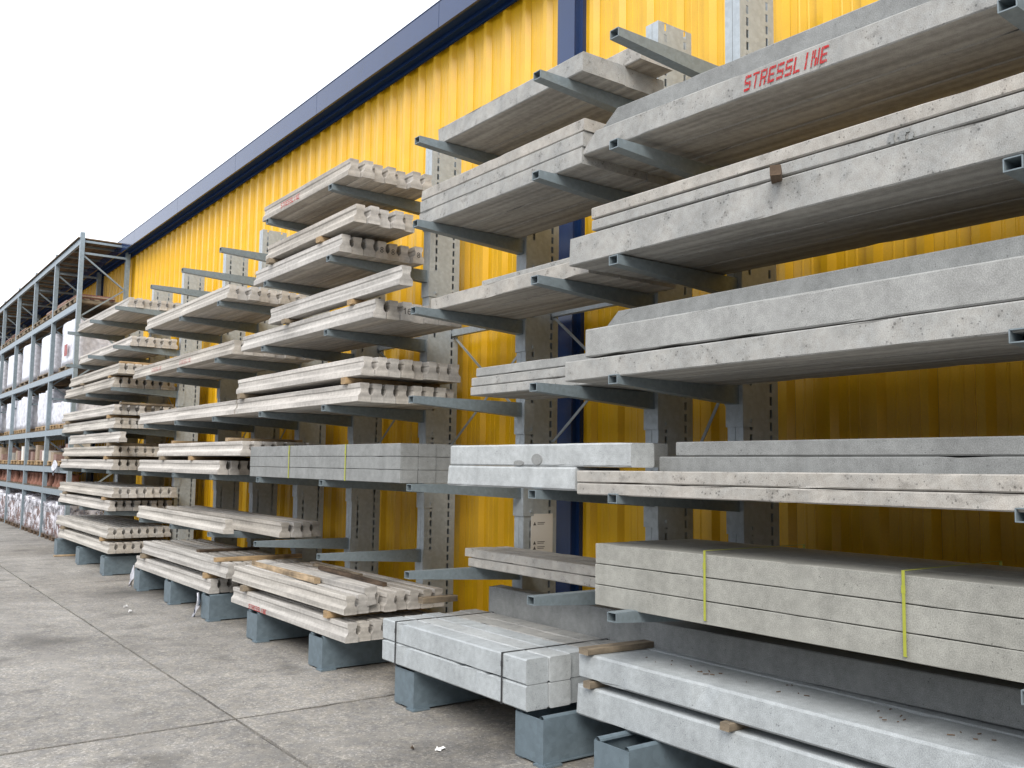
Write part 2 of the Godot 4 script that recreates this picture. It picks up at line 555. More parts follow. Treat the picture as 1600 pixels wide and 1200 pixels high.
func build_warehouse():
	var wh := thing("warehouse", "long warehouse clad in ribbed yellow sheets with navy fascia and columns", "building", Vector3(-20, GY, WALL_Z))
	var o := Vector3(20, -GY, -WALL_Z)
	# shell behind the cladding
	var st := st_new()
	bx(st, Vector3(-78, GY, -31.0), Vector3(14, 6.18, -30.7))
	bx(st, Vector3(-78, GY, -30.7), Vector3(-77.7, 6.18, WALL_Z - 0.1))
	bx(st, Vector3(13.7, GY, -30.7), Vector3(14, 6.18, WALL_Z - 0.1))
	bx(st, Vector3(-78, GY, WALL_Z - 0.1), Vector3(14, 6.18, WALL_Z - 0.012))
	part("shell_wall", done(st), M.roof, wh, o)
	part("roof", boxmesh(Vector3(-78, 6.19, -31), Vector3(14, 6.29, WALL_Z + 0.26)), M.roof, wh, o)
	# cladding: 1 m sheets, three trapezoid ribs each
	var sheet := st_new()
	var pts := PackedVector2Array()
	for k in 3:
		var x := k / 3.0
		pts.append_array([Vector2(x, 0), Vector2(x + 0.06, 0), Vector2(x + 0.066, 0.004), Vector2(x + 0.076, 0.004), Vector2(x + 0.082, 0), Vector2(x + 0.135, 0), Vector2(x + 0.141, 0.004), Vector2(x + 0.151, 0.004), Vector2(x + 0.157, 0),
			Vector2(x + 0.218, 0), Vector2(x + 0.246, 0.044), Vector2(x + 0.296, 0.044)])
	pts.append(Vector2(1.0 - 0.0015, 0))
	for i in pts.size():
		pts[i].x *= 0.96
	for i in pts.size() - 1:
		var a := pts[i]
		var b := pts[i + 1]
		var out := Vector3(-(b.y - a.y), 0, b.x - a.x)
		quad(sheet, Vector3(a.x, GY, a.y), Vector3(b.x, GY, b.y), Vector3(b.x, 6.15, b.y), Vector3(a.x, 6.15, a.y), out)
	var sm := done(sheet)
	for i in range(-70, 7):
		part("cladding_sheet", sm, M.yellow, wh, o + Vector3(i * 0.96 + 0.12, 0, WALL_Z))
	# fascia in 2.96 m lengths, soffit, bead and drip flashing
	var fm := boxmesh(Vector3(0.003, 6.048, 0.272), Vector3(2.957, 6.322, 0.30))
	var x := 10.0 - 0.01
	while x > -66:
		part("fascia_panel", fm, M.navy, wh, o + Vector3(x - 2.96 * 1.0 + 0.0, 0, WALL_Z))
		x -= 2.96
	st = st_new()
	bx(st, Vector3(-66, 6.055, WALL_Z + 0.03), Vector3(10, 6.07, WALL_Z + 0.271))
	part("soffit", done(st), M.navy_matt, wh, o)
	st = st_new()
	bx(st, Vector3(-66, 5.99, WALL_Z + 0.05), Vector3(10, 6.053, WALL_Z + 0.075))
	bx(st, Vector3(-66, 6.033, WALL_Z + 0.076), Vector3(10, 6.052, WALL_Z + 0.15))
	bx(st, Vector3(-66, 6.015, WALL_Z + 0.15), Vector3(10, 6.054, WALL_Z + 0.165))
	part("drip_flashing", done(st), M.navy_matt, wh, o)
	part("coping", boxmesh(Vector3(-66, 6.3235, WALL_Z + 0.1), Vector3(10, 6.331, WALL_Z + 0.306)), M.navy, wh, o)
	for cx in [-5.97, -23.6, -41.2]:
		var c := st_new()
		bx(c, Vector3(cx - 0.115, GY, WALL_Z + 0.005), Vector3(cx + 0.115, 5.985, WALL_Z + 0.10))
		bx(c, Vector3(cx + 0.115, GY, WALL_Z + 0.005), Vector3(cx + 0.16, 5.985, WALL_Z + 0.045))
		part("column_cover", done(c), M.navy, wh, o)

# the low store building across the yard, which shades the horizon
func build_opposite():
	var t := thing("store_building", "long low grey store across the yard, facing the racks", "building", Vector3(-15, GY, 17))
	part("wall", boxmesh(Vector3(-45, 0, 0), Vector3(45, 5.2, 8)), M.store, t)
	part("roof", boxmesh(Vector3(-45.4, 5.201, -0.5), Vector3(45.4, 5.4, 8.5)), M.roof, t)
	for k in 9:
		part("door", boxmesh(Vector3(-42 + k * 9.5, 0.0, -0.06), Vector3(-38 + k * 9.5, 3.8, -0.001)), M.galv, t)

# ---------------------------------------------------------------- cantilever racks

func upright_mesh(h: float) -> ArrayMesh:
	var st := st_new()
	var w := 0.06
	var d := 0.33
	var t := 0.005
	# front and back, each of two channels set 4 mm apart
	for z0 in [0.0, -d + t]:
		bx(st, Vector3(-w, 0, z0 - t), Vector3(-0.002, h, z0))
		bx(st, Vector3(0.002, 0, z0 - t), Vector3(w, h, z0))
	for s in [-1.0, 1.0]:
		var xa: float = minf(s * w, s * (w - t))
		var xb: float = maxf(s * w, s * (w - t))
		for strip in [[-0.0051, -0.060], [-0.082, -0.250], [-0.272, -0.3249]]:
			bx(st, Vector3(xa, 0, strip[1]), Vector3(xb, h, strip[0]))
		var y := 0.02
		while y < h:
			for row in [[-0.0601, -0.0819], [-0.2501, -0.2719]]:
				bx(st, Vector3(xa, y, row[1]), Vector3(xb, minf(y + 0.026, h), row[0]))
			y += 0.0796
	bx(st, Vector3(-0.11, 0.0, -d - 0.02), Vector3(0.11, 0.012, 0.02))
	return done(st)

func arm_mesh() -> ArrayMesh:
	# a tapered open tube, tip at z = 0, root at z = -1.0; top flat at y = 0
	var st := st_new()
	var w := 0.036
	var t := 0.005
	var a := 0.052
	var b := 0.115
	var L := -1.0
	for s in [-1.0, 1.0]:
		var x0: float = minf(s * w, s * (w - t))
		var x1: float = maxf(s * w, s * (w - t))
		hexa(st, [Vector3(x0, -a, 0), Vector3(x1, -a, 0), Vector3(x1, -b, L), Vector3(x0, -b, L), Vector3(x0, -0.002, 0), Vector3(x1, -0.002, 0), Vector3(x1, -0.002, L), Vector3(x0, -0.002, L)])
	bx(st, Vector3(-w + 0.003, -t, L), Vector3(w - 0.003, 0, 0.0))
	hexa(st, [Vector3(-w + t, -a, -0.001), Vector3(w - t, -a, -0.001), Vector3(w - t, -b, L), Vector3(-w + t, -b, L), Vector3(-w + t, -a + t, -0.001), Vector3(w - t, -a + t, -0.001), Vector3(w - t, -b + t, L), Vector3(-w + t, -b + t, L)])
	return done(st)

func bracket_mesh() -> ArrayMesh:
	# the sleeve that hooks the arm on to the upright
	var st := st_new()
	bx(st, Vector3(-0.066, -0.25, -1.002), Vector3(0.066, 0.0, -0.994))
	for s in [-1.0, 1.0]:
		bx(st, Vector3(minf(s * 0.0625, s * 0.067), -0.25, -1.10), Vector3(maxf(s * 0.0625, s * 0.067), -0.001, -1.0021))
		bx(st, Vector3(minf(s * 0.067, s * 0.076), -0.22, -1.085), Vector3(maxf(s * 0.067, s * 0.076), -0.20, -1.065))
	return done(st)

func foot_mesh(h: float) -> ArrayMesh:
	# two channel sides on flanges with a closed front plate, open on top; front at z = 0
	var st := st_new()
	var w := 0.135
	var L := -1.0
	bx(st, Vector3(-w, 0.012, -0.006), Vector3(w, h - 0.02, 0))
	for s in [-1.0, 1.0]:
		bx(st, Vector3(minf(s * w, s * (w - 0.006)), 0.012, L), Vector3(maxf(s * w, s * (w - 0.006)), h - 0.012, -0.0061))
		# rolled top flange
		var prev := []
		for k in 7:
			var an := PI * k / 6.0
			prev.append(Vector2(s * (w - 0.022) + s * 0.022 * cos(an), h - 0.022 + 0.022 * sin(an)))
		for k in 6:
			var p: Vector2 = prev[k]
			var q: Vector2 = prev[k + 1]
			var m := (p + q) / 2 - Vector2(s * (w - 0.022), h - 0.022)
			quad(st, Vector3(p.x, p.y, L), Vector3(p.x, p.y, -0.004), Vector3(q.x, q.y, -0.004), Vector3(q.x, q.y, L), Vector3(m.x, m.y, 0))
		bx(st, Vector3(minf(s * (w + 0.012), s * (w - 0.02)), 0.0121, L), Vector3(maxf(s * (w + 0.012), s * (w - 0.02)), 0.02, -0.007))
	bx(st, Vector3(w - 0.07, 0.0, -0.12), Vector3(w + 0.03, 0.0118, 0.018))
	bx(st, Vector3(-w, 0.0, -0.12), Vector3(-w + 0.07, 0.0118, -0.01))
	bx(st, Vector3(-w + 0.01, 0.02, L), Vector3(w - 0.01, 0.026, -0.01))
	return done(st)

func build_racks():
	var up := upright_mesh(4.80)
	var am := arm_mesh()
	var bm := bracket_mesh()
	var fm := foot_mesh(0.282)
	# [name words, upright x, arm heights where they differ, levels without an arm]
	var racks := [
		["near grey cantilever rack stacked with wide concrete lintels", [-3.71, -1.57, 0.57, 2.71], {}],
		["middle grey cantilever rack holding grey lintels and whitish T-beams", [-4.42, -5.89, -7.40, -8.87], {}],
		["third grey cantilever rack with its three top arms empty", [-10.27, -11.69, -13.10], {6: 4.03, 5: 3.415}],
		["far grey cantilever rack next to the tall pallet rack", [-15.08, -16.84, -18.70], {6: 4.0, 5: 3.39, 4: 2.735, 3: 2.1}],
	]
	for r in racks:
		var t := thing("cantilever_rack", r[0], "rack", Vector3(r[1][0], GY, UP_Z), "cantilever racks along the wall")
		for i in r[1].size():
			var x: float = r[1][i] - r[1][0]
			part("upright", up, M.galv, t, Vector3(x, 0, 0))
			for l in range(1, 7):
				if l == 6 and r[1][i] > -2.0:
					continue
				var y: float = r[2].get(l, LEVELS[l])
				if r[1][i] > -2.0:
					y = [0, 0.85, 1.48, 2.12, 2.752, 3.36, 4.0][l]
				var a := part("arm", am, M.arm, t, Vector3(x, y - GY, TIP_Z - UP_Z))
				part("bracket", bm, M.galv, a, Vector3.ZERO)
			part("base_foot", fm, M.foot, t, Vector3(x, 0, TIP_Z - UP_Z))
			if i + 1 < r[1].size():
				var nx: float = r[1][i + 1] - r[1][0]
				for y in ([2.97] if r[1][0] < -4.0 else []):
					part("tie_rail", boxmesh(Vector3(nx + 0.062, y - 0.03, -0.31), Vector3(x - 0.062, y + 0.03, -0.26)), M.galv, t)
				for pair in ([[2.93, 1.92]] if r[1][0] < -4.0 else []):
					for f in [0, 1]:
						var st := st_new()
						var a3 := Vector3(x - 0.065, pair[f], -0.285 - f * 0.008)
						var b3 := Vector3(nx + 0.065, pair[1 - f], -0.285 - f * 0.008)
						bar(st, a3, b3, (b3 - a3).cross(Vector3(0, 0, 1)), 0.022, 0.006)
						part("brace", done(st), M.galv, t)
		if r[1][0] == -3.71:
			# the tie between this rack and the next
			for f in [0, 1]:
				var st := st_new()
				var a3 := Vector3(-0.065, [2.7, 1.7][f], -0.285 - f * 0.008)
				var b3 := Vector3(-0.645, [1.7, 2.7][f], -0.285 - f * 0.008)
				bar(st, a3, b3, (b3 - a3).cross(Vector3(0, 0, 1)), 0.022, 0.006)
				part("brace", done(st), M.galv, t)

# ---------------------------------------------------------------- lintels

# one lintel with its left end at x0 and right end at x1, front face at zf
func lintel(label: String, x0: float, x1: float, y: float, h: float, zf: float, d: float, m: Material, group: String, opt := {}) -> MeshInstance3D:
	var g := RandomNumberGenerator.new()
	g.seed = hash(label)
	var L := x1 - x0
	var prof: PackedVector2Array = opt.get("prof", block_profile(d, h, opt.get("c", 0.006)))
	var jit: float = opt.get("jit", 0.0014)
	var mesh := extrude(prof, L, int(L / opt.get("step", 0.11)), jit, opt.get("chip", 0.012), g, opt.get("slope", 0.0), true, opt.get("lean", 1.0))
	var o := part(opt.get("name", "concrete_lintel"), mesh, null, self, Vector3((x0 + x1) / 2, y, zf - d / 2))
	two_mats(o, m, under(m))
	o.rotation.z = opt.get("tilt", 0.0)
	o.rotation.y = g.randf_range(-0.0015, 0.0015)
	tag(o, label, opt.get("cat", "lintel"), group)
	return o

func rows(base: String, where: String, layer: String, n: int, x0: float, x1: float, y: float, h: float, zf: float, d: float, m: Material, group: String, opt := {}) -> Array:
	var out := []
	var g := RandomNumberGenerator.new()
	g.seed = hash(where + layer)
	for i in n:
		var lab := "%s %s from the front, %s, %s" % [ordinal(i), base, layer, where]
		var dx := 0.0 if i == 0 else g.randf_range(-0.03, 0.03)
		var o := lintel(lab, x0 + dx, x1 + dx * 0.6, y, h, zf - i * (d + 0.004), d, m, group, opt)
		if i > 0 and opt.has("back_drop"):
			o.position.y -= 0.0
		out.append(o)
	return out

func build_lintels():
	var R := 2.35   # right ends of the long pieces, past the frame
	# --- near rack
	var wn := "near rack"
	var gb := "lintels on the near rack"
	var b5 := rows("wide lintel", "fifth arm level, " + wn, "bottom layer", 3, -4.17, R, 3.424, 0.125, -3.54, 0.27, M.pale, gb, {"slope": 0.16, "tilt": -0.027})
	tag(b5[0], "front wide lintel with large red stencilled lettering, top shelf of the near rack", "lintel", gb)
	rows("wide lintel", "fifth arm level, " + wn, "upper layer", 3, -4.01, R, 3.550, 0.105, -3.56, 0.27, M.mid, gb, {"slope": 0.16, "tilt": -0.024})
	for o in get_children():
		if o is MeshInstance3D and String(o.name).begins_with("concrete_lintel") and o.position.y > 3.2:
			o.position.y -= 0.03
	stencil(b5[0], Vector3(-2.92, 0, 0), 0.078, 0.49, M.red)
	var b4 = rows("wide lintel", "fourth arm level, " + wn, "bottom layer", 3, -4.12, R, 2.762, 0.163, -3.42, 0.29, M.pale, gb, {"tilt": -0.005})
	rows("thin lintel", "fourth arm level, " + wn, "middle layer", 4, -3.935, R, 2.931, 0.061, -3.43, 0.21, M.pale, gb, {"tilt": -0.008, "step": 0.2})
	rows("thin lintel", "fourth arm level, " + wn, "top layer", 4, -3.935, R, 2.998, 0.066, -3.43, 0.21, M.cream, gb, {"tilt": -0.008, "step": 0.2})
	rows("wide lintel", "third arm level, " + wn, "bottom layer", 3, -4.14, R, 2.110, 0.115, -3.41, 0.29, M.pale, gb, {"tilt": 0.004})
	lintel("thick grey slab on the bottom lintels, third arm level, near rack, rounded far end", -3.965, R, 2.228, 0.160, -3.42, 0.16, M.grey, gb, {"c": 0.007, "tilt": 0.001})
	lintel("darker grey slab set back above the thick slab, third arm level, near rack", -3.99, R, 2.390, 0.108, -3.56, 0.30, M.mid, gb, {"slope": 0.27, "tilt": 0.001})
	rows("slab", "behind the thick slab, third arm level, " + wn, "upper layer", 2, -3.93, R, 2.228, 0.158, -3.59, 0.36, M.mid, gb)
	rows("thin lintel", "second arm level, " + wn, "bottom layer", 3, -4.02, R, 1.468, 0.064, -3.41, 0.29, M.cream, gb, {"tilt": 0.006})
	rows("thin lintel", "second arm level, " + wn, "upper layer", 1, -4.02, R, 1.5355, 0.067, -3.41, 0.19, M.cream, gb, {"tilt": 0.006})
	rows("dark thin lintel", "second arm level, " + wn, "third layer", 2, -3.58, R, 1.54, 0.125, -3.62, 0.33, M.mid, gb)
	rows("dark thin lintel", "second arm level, " + wn, "top layer", 2, -3.46, R, 1.668, 0.075, -3.62, 0.33, M.mid, gb)
	for k in 3:
		rows("olive grey lintel", "first arm level, " + wn, ["bottom layer", "middle layer", "top layer"][k], 3, -4.02, R, 0.845 + k * 0.116, 0.112, -3.55, 0.26, M.olive, gb, {"tilt": 0.006, "chip": 0.005, "c": 0.003})
	lintel("front white block, lower layer, base of the near rack, timber blocks above it", -4.23, R, 0.166, 0.175, -3.60, 0.40, M.block, gb, {"c": 0.012, "chip": 0.02})
	lintel("rear white block, lower layer, base level of the near rack", -4.20, R, 0.166, 0.175, -4.01, 0.34, M.block, gb, {"c": 0.012})
	lintel("front white block, upper layer, base of the near rack, dusty top exposed", -4.20, R, 0.382, 0.146, -3.59, 0.40, M.block, gb, {"c": 0.012, "chip": 0.02})
	lintel("rear white block, upper layer, base level of the near rack", -4.18, R, 0.382, 0.146, -4.0, 0.34, M.block, gb, {"c": 0.012})
	lintel("ribbed grey lintel behind the strapped stack, lying on the white blocks of the near rack", -4.16, R, 0.552, 0.165, -4.05, 0.29, M.mid, gb, {"tilt": 0.012})

	# a rough patch on a thin lintel, dowel stubs, twigs and grit lying on the top white block
	var b4m: Node3D = get_node("concrete_lintel")
	for o in get_children():
		if String(o.get_meta("label", "")).begins_with("first thin lintel from the front, middle layer, fourth arm"):
			b4m = o
	var rp := st_new()
	var g := RandomNumberGenerator.new()
	g.seed = 8
	for k in 14:
		var x := -2.02 + g.randf_range(-0.05, 0.05)
		var y := 2.955 + g.randf_range(-0.018, 0.018)
		var r := g.randf_range(0.006, 0.014)
		bx(rp, Vector3(x - r, y - r, -3.44), Vector3(x + r, y + r * 0.7, -3.4265 + g.randf_range(0.001, 0.004)))
	part("rough_patch", done(rp), M.mid, b4m, -b4m.position)
	var bits := st_new()
	for k in 34:
		var x := g.randf_range(-3.9, -1.3)
		var z := -3.72 - absf(g.randfn(0.0, 0.12))
		var a := g.randf_range(0, PI)
		var l := g.randf_range(0.004, 0.016)
		var dv := Vector3(cos(a), 0, sin(a)) * l
		bar(bits, Vector3(x, 0.5325, z) - dv, Vector3(x, 0.5325, z) + dv, Vector3.UP, 0.004, g.randf_range(0.0025, 0.005))
	tag(part("twig_litter", done(bits), M.wood[3], self), "scattered dark twigs and leaf bits on the white block", "litter").set_meta("kind", "stuff")

	# --- middle rack, right half
	var wm := "middle rack"
	var ga := "lintels on the middle rack"
	rows("thick lintel", "top arm level, " + wm, "bottom layer", 2, -5.95, -4.24, 4.068, 0.128, -3.62, 0.36, M.pale, ga, {"slope": -0.02})
	lintel("short cream lintel lying at the back on the thick top lintels of middle rack", -5.2, -4.10, 4.197, 0.115, -3.98, 0.3, M.cream, ga)
	rows("lintel", "fifth arm level, " + wm, "bottom layer", 3, -6.06, -4.14, 3.428, 0.105, -3.53, 0.27, M.pale, ga)
	rows("lintel", "fifth arm level, " + wm, "middle layer", 3, -6.05, -4.13, 3.535, 0.092, -3.53, 0.27, M.pale, ga)
	rows("lintel", "fifth arm level, " + wm, "top layer", 2, -6.04, -4.12, 3.629, 0.078, -3.53, 0.27, M.cream, ga)
	rows("thin lintel", "fifth arm level, " + wm, "back layer", 1, -5.2, -4.02, 3.629, 0.10, -4.09, 0.2, M.cream, ga)
	rows("lintel", "fourth arm level, " + wm, "bottom layer", 3, -5.98, -4.15, 2.770, 0.098, -3.60, 0.25, M.cream, ga)
	rows("thin lintel", "fourth arm level, " + wm, "upper layer", 2, -5.38, -4.18, 2.870, 0.05, -3.66, 0.25, M.pale, ga)
	for k in 3:
		rows("small lintel", "third arm level, " + wm, ["bottom layer", "middle layer", "top layer"][k], 3, [-5.62, -5.61, -5.55][k], -4.18, 2.112 + k * 0.067, 0.064, -3.74, 0.2, [M.pale, M.pale, M.grey][k], ga)
	lintel("lower white block with chipped left end, second arm level of the middle rack", -5.42, -4.06, 1.466, 0.137, -3.43, 0.175, M.white, ga, {"c": 0.012, "chip": 0.010})
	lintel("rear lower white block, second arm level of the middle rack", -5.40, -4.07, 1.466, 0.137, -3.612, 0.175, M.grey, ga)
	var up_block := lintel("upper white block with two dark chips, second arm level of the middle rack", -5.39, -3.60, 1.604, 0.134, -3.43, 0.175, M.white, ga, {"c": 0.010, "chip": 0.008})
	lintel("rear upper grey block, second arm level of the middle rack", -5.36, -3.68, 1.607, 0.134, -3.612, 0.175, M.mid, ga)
	for q in [[-4.60, 0.058, 0.020, 0.30], [-4.42, 0.056, 0.042, 0.66]]:
		var dm := CylinderMesh.new()
		dm.top_radius = q[1] * 0.9
		dm.bottom_radius = q[1]
		dm.height = 0.006
		var dp := part("plugged_hole", dm, M.mid, up_block, Vector3(q[0] - up_block.position.x, q[2], 0.0865))
		dp.rotation.x = PI / 2
		dp.scale = Vector3(1, 1, q[3])
	for k in 2:
		rows("cream lintel", "first arm level, " + wm, ["bottom layer", "top layer"][k], 3, [-5.94, -5.99][k], -4.2, 0.838 + k * 0.069, 0.066, -3.96, 0.125, M.cream, ga)
	for k in 2:
		for i in 5:
			var jx := [0.0, 0.01, -0.015, 0.012, -0.01][i] as float
			lintel("%s square lintel from the front, %s of the strapped bundle" % [ordinal(i), ["bottom row", "top row"][k]], -6.18 + jx, -4.42 + jx, 0.167 + k * 0.152, 0.149, -3.37 - i * 0.17, 0.167, [M.block, M.white, M.block, M.pale, M.pale][i], "square lintels in the strapped bundle", {"c": 0.009, "chip": 0.02, "step": 0.07})
	for k in 2:
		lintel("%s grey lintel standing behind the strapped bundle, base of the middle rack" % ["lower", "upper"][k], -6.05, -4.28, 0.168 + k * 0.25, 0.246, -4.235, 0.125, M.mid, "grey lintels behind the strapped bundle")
	# --- middle rack, left half: strapped grey lintels
	for k in 3:
		for i in 4:
			var x1: float = -6.05 - [0.0, 0.0, 0.01, 0.0][i]
			lintel("%s smooth grey lintel from the front, %s of the yellow-strapped stack" % [ordinal(i), ["bottom layer", "middle layer", "top layer"][k]], -9.12, x1, 1.466 + k * 0.1, 0.097, -3.41 - i * 0.156, 0.152, M.mid, "smooth grey lintels in the yellow-strapped stack", {"c": 0.003, "chip": 0.004, "jit": 0.001})

# stencilled company mark in red, as on the precast pieces
func stencil(o: Node3D, at_world: Vector3, h: float, w: float, m: Material, dy := 0.5):
	var letters := {
		"S": [[0.05, 0.82, 0.95, 1.0], [0.0, 0.58, 0.2, 0.8], [0.05, 0.41, 0.95, 0.59], [0.8, 0.2, 1.0, 0.42], [0.05, 0.0, 0.95, 0.18]],
		"T": [[0.0, 0.85, 1.0, 1.0], [0.4, 0.0, 0.62, 0.8]],
		"R": [[0.0, 0.0, 0.25, 1.0], [0.27, 0.85, 0.9, 1.0], [0.78, 0.58, 0.98, 0.84], [0.27, 0.43, 0.9, 0.57], [0.62, 0.0, 0.84, 0.38]],
		"E": [[0.0, 0.0, 0.25, 1.0], [0.28, 0.82, 0.95, 1.0], [0.28, 0.43, 0.85, 0.57], [0.28, 0.0, 0.95, 0.18]],
		"L": [[0.0, 0.0, 0.25, 1.0], [0.28, 0.0, 0.95, 0.18]],
		"I": [[0.38, 0.0, 0.62, 1.0]],
		"N": [[0.0, 0.0, 0.18, 1.0], [0.82, 0.0, 1.0, 1.0], [0.26, 0.5, 0.48, 0.98], [0.5, 0.02, 0.74, 0.5]],
	}
	var word := "STRESSLINE"
	var st := st_new()
	var pitch := w / word.length()
	var cw := pitch * 0.84
	for k in word.length():
		for r in letters[word[k]]:
			var x0: float = k * pitch + r[0] * cw
			var x1: float = k * pitch + r[2] * cw
			var sh := h * 0.18
			var a := Vector3(x0 + sh * r[1], r[1] * h, 0)
			var b := Vector3(x1 + sh * r[1], r[1] * h, 0)
			var c := Vector3(x1 + sh * r[3], r[3] * h, 0)
			var d := Vector3(x0 + sh * r[3], r[3] * h, 0)
			quad(st, a, b, c, d, Vector3(0, 0, 1))
	var z := 0.0
	var yy := 0.0
	if o is MeshInstance3D:
		var ab: AABB = o.mesh.get_aabb()
		z = ab.end.z + 0.0025
		yy = ab.size.y * dy - h / 2
	part("red_lettering", done(st), m, o, Vector3(at_world.x - o.position.x, yy, z))

# ---------------------------------------------------------------- T-beams

func tee_profile() -> PackedVector2Array:
	var half := [Vector2(0.0545, 0), Vector2(0.0585, 0.004), Vector2(0.0585, 0.048), Vector2(0.050, 0.057), Vector2(0.037, 0.072), Vector2(0.0345, 0.085), Vector2(0.0345, 0.110), Vector2(0.0405, 0.117), Vector2(0.0425, 0.122), Vector2(0.0425, 0.151), Vector2(0.039, 0.155)]
	var p := PackedVector2Array()
	for q in half:
		p.append(q)
	half.reverse()
	for q in half:
		p.append(Vector2(-q.x, q.y))
	return p

func tee_row(rack: String, level: int, layer: String, n: int, x0: float, x1: float, y: float, zf := -3.405, first := 0, opt := {}) -> Array:
	var g := RandomNumberGenerator.new()
	g.seed = hash(rack + layer + str(level) + str(first))
	var L := x1 - x0
	var meshes := []
	for k in 3:
		meshes.append(extrude(tee_profile(), L, maxi(4, int(L / 0.35)), 0.0009, 0.004, g))
	var out := []
	for i in n:
		var lab := "%s pale T-beam from the front, %s, %s of the %s" % [ordinal(i + first), layer, level_word(level), rack]
		var o := part("concrete_t_beam", meshes[i % 3], null, self)
		o.material_override = M.beam[g.randi_range(0, 3)]
		var dx := 0.0 if i == 0 else g.randf_range(-0.05, 0.035)
		o.position = Vector3((x0 + x1) / 2 + dx, y + g.randf_range(0.0, 0.0015), zf - 0.0585 - i * 0.1205 - g.randf_range(0, 0.001))
		o.rotation.y = g.randf_range(-0.0004, 0.0004)
		tag(o, lab, "beam", "whitish concrete T-beams on the racks")
		out.append(o)
	return out

func build_beams():
	var mid := "middle rack"
	var m6 := tee_row(mid, 6, "single layer", 7, -9.03, -7.07, 4.068)
	var m5 := tee_row(mid, 5, "bottom layer", 7, -9.21, -7.19, 3.427)
	tee_row(mid, 5, "upper layer", 5, -8.90, -6.93, 3.635)
	var m4 := tee_row(mid, 4, "bottom layer", 7, -9.50, -6.54, 2.770)
	tee_row(mid, 4, "upper layer", 1, -8.76, -6.12, 2.972)
	tee_row(mid, 3, "bottom layer", 8, -9.60, -6.76, 2.110)
	tee_row(mid, 3, "upper layer", 8, -9.60, -6.72, 2.322)
	var m0 := tee_row(mid, 0, "bottom layer", 8, -9.50, -6.86, 0.167)
	tee_row(mid, 0, "upper layer", 8, -9.50, -6.90, 0.382)
	var inv := tee_row(mid, 0, "upside down layer", 1, -9.35, -6.93, 0.0)
	tag(inv[0], "upside down concrete T-beam wedged between two others, base level of the middle rack", "beam", "whitish concrete T-beams on the racks")
	inv[0].rotation.x = PI + 0.1
	inv[0].position = Vector3(-8.12, 0.60, -3.645)
	stencil(m6[0], Vector3(-8.55, 0, 0), 0.05, 0.46, M.red, 0.36)
	stencil(m0[0], Vector3(-9.0, 0, 0), 0.045, 0.47, M.red, 0.17)
	var third := "third rack"
	tee_row(third, 5, "single layer", 8, -13.33, -10.0, 3.417)
	var l4 := tee_row(third, 4, "single layer", 8, -13.86, -9.77, 2.770)
	stencil(l4[0], Vector3(-12.9, 0, 0), 0.05, 0.46, M.pink, 0.36)
	stencil(l4[0], Vector3(-11.66, 0, 0), 0.05, 0.46, M.pink, 0.36)
	tee_row(third, 3, "single layer", 8, -13.46, -9.64, 2.110)
	tee_row(third, 2, "bottom layer", 8, -13.36, -10.08, 1.466)
	tee_row(third, 2, "upper layer", 7, -12.46, -9.40, 1.672)
	tee_row(third, 1, "single layer", 1, -13.30, -9.82, 0.838)
	tee_row(third, 1, "single layer", 4, -13.15, -9.10, 0.838, -3.74, 1)
	tee_row(third, 0, "bottom layer", 6, -13.27, -10.20, 0.167)
	tee_row(third, 0, "upper layer", 7, -12.97, -9.68, 0.385)
	var far := "far rack"
	tee_row(far, 6, "single layer", 7, -18.7, -15.05, 4.002, -3.56)
	tee_row(far, 5, "single layer", 6, -18.75, -15.0, 3.393, -3.62)
	tee_row(far, 4, "bottom layer", 8, -18.72, -15.06, 2.738)
	tee_row(far, 4, "upper layer", 7, -18.35, -14.78, 2.93)
	tee_row(far, 3, "bottom layer", 8, -18.78, -14.86, 2.102)
	tee_row(far, 3, "upper layer", 8, -18.84, -14.96, 2.312)
	tee_row(far, 2, "bottom layer", 8, -18.78, -14.85, 1.466)
	tee_row(far, 2, "middle layer", 8, -18.6, -14.86, 1.674)
	tee_row(far, 2, "loose top layer", 1, -18.1, -14.5, 1.884)
	tee_row(far, 1, "bottom layer", 8, -18.75, -14.93, 0.842)
	tee_row(far, 1, "upper layer", 8, -18.80, -14.74, 1.048)
	var f0 := tee_row(far, 0, "bottom layer", 8, -18.6, -14.82, 0.215)
	tee_row(far, 0, "upper layer", 8, -18.86, -14.94, 0.43)
	# hand-written numbers on a few beam ends
	for d in [[m5[3], "8"], [m5[4], "8"], [m5[6], "8"], [m4[2], "16"]]:
		var tm := TextMesh.new()
		tm.text = d[1]
		tm.font_size = 16
		tm.pixel_size = 0.0042
		tm.depth = 0.0005
		var o := part("painted_number", tm, M.ink, d[0])
		var ab: AABB = d[0].mesh.get_aabb()
		o.position = Vector3(ab.end.x + 0.001, 0.08, 0.0)
		o.rotation.y = PI / 2

# ---------------------------------------------------------------- timber

func timber(label: String, x: float, y: float, z0: float, z1: float, w: float, h: float, mi := 0, turn := 0.0) -> MeshInstance3D:
	# a batten running out from the wall; its grain runs along its own x
	var g := RandomNumberGenerator.new()
	g.seed = hash(label)
	var mesh := extrude(block_profile(w, h, 0.003), absf(z1 - z0), 5, 0.0012, 0.004, g, 0.0, false)
	var o := part("timber_batten", mesh, M.wood[mi], self, Vector3(x, y, (z0 + z1) / 2))
	o.rotation.y = PI / 2 + turn
	tag(o, label, "timber", "timber battens and spacers among the stacks")
	return o

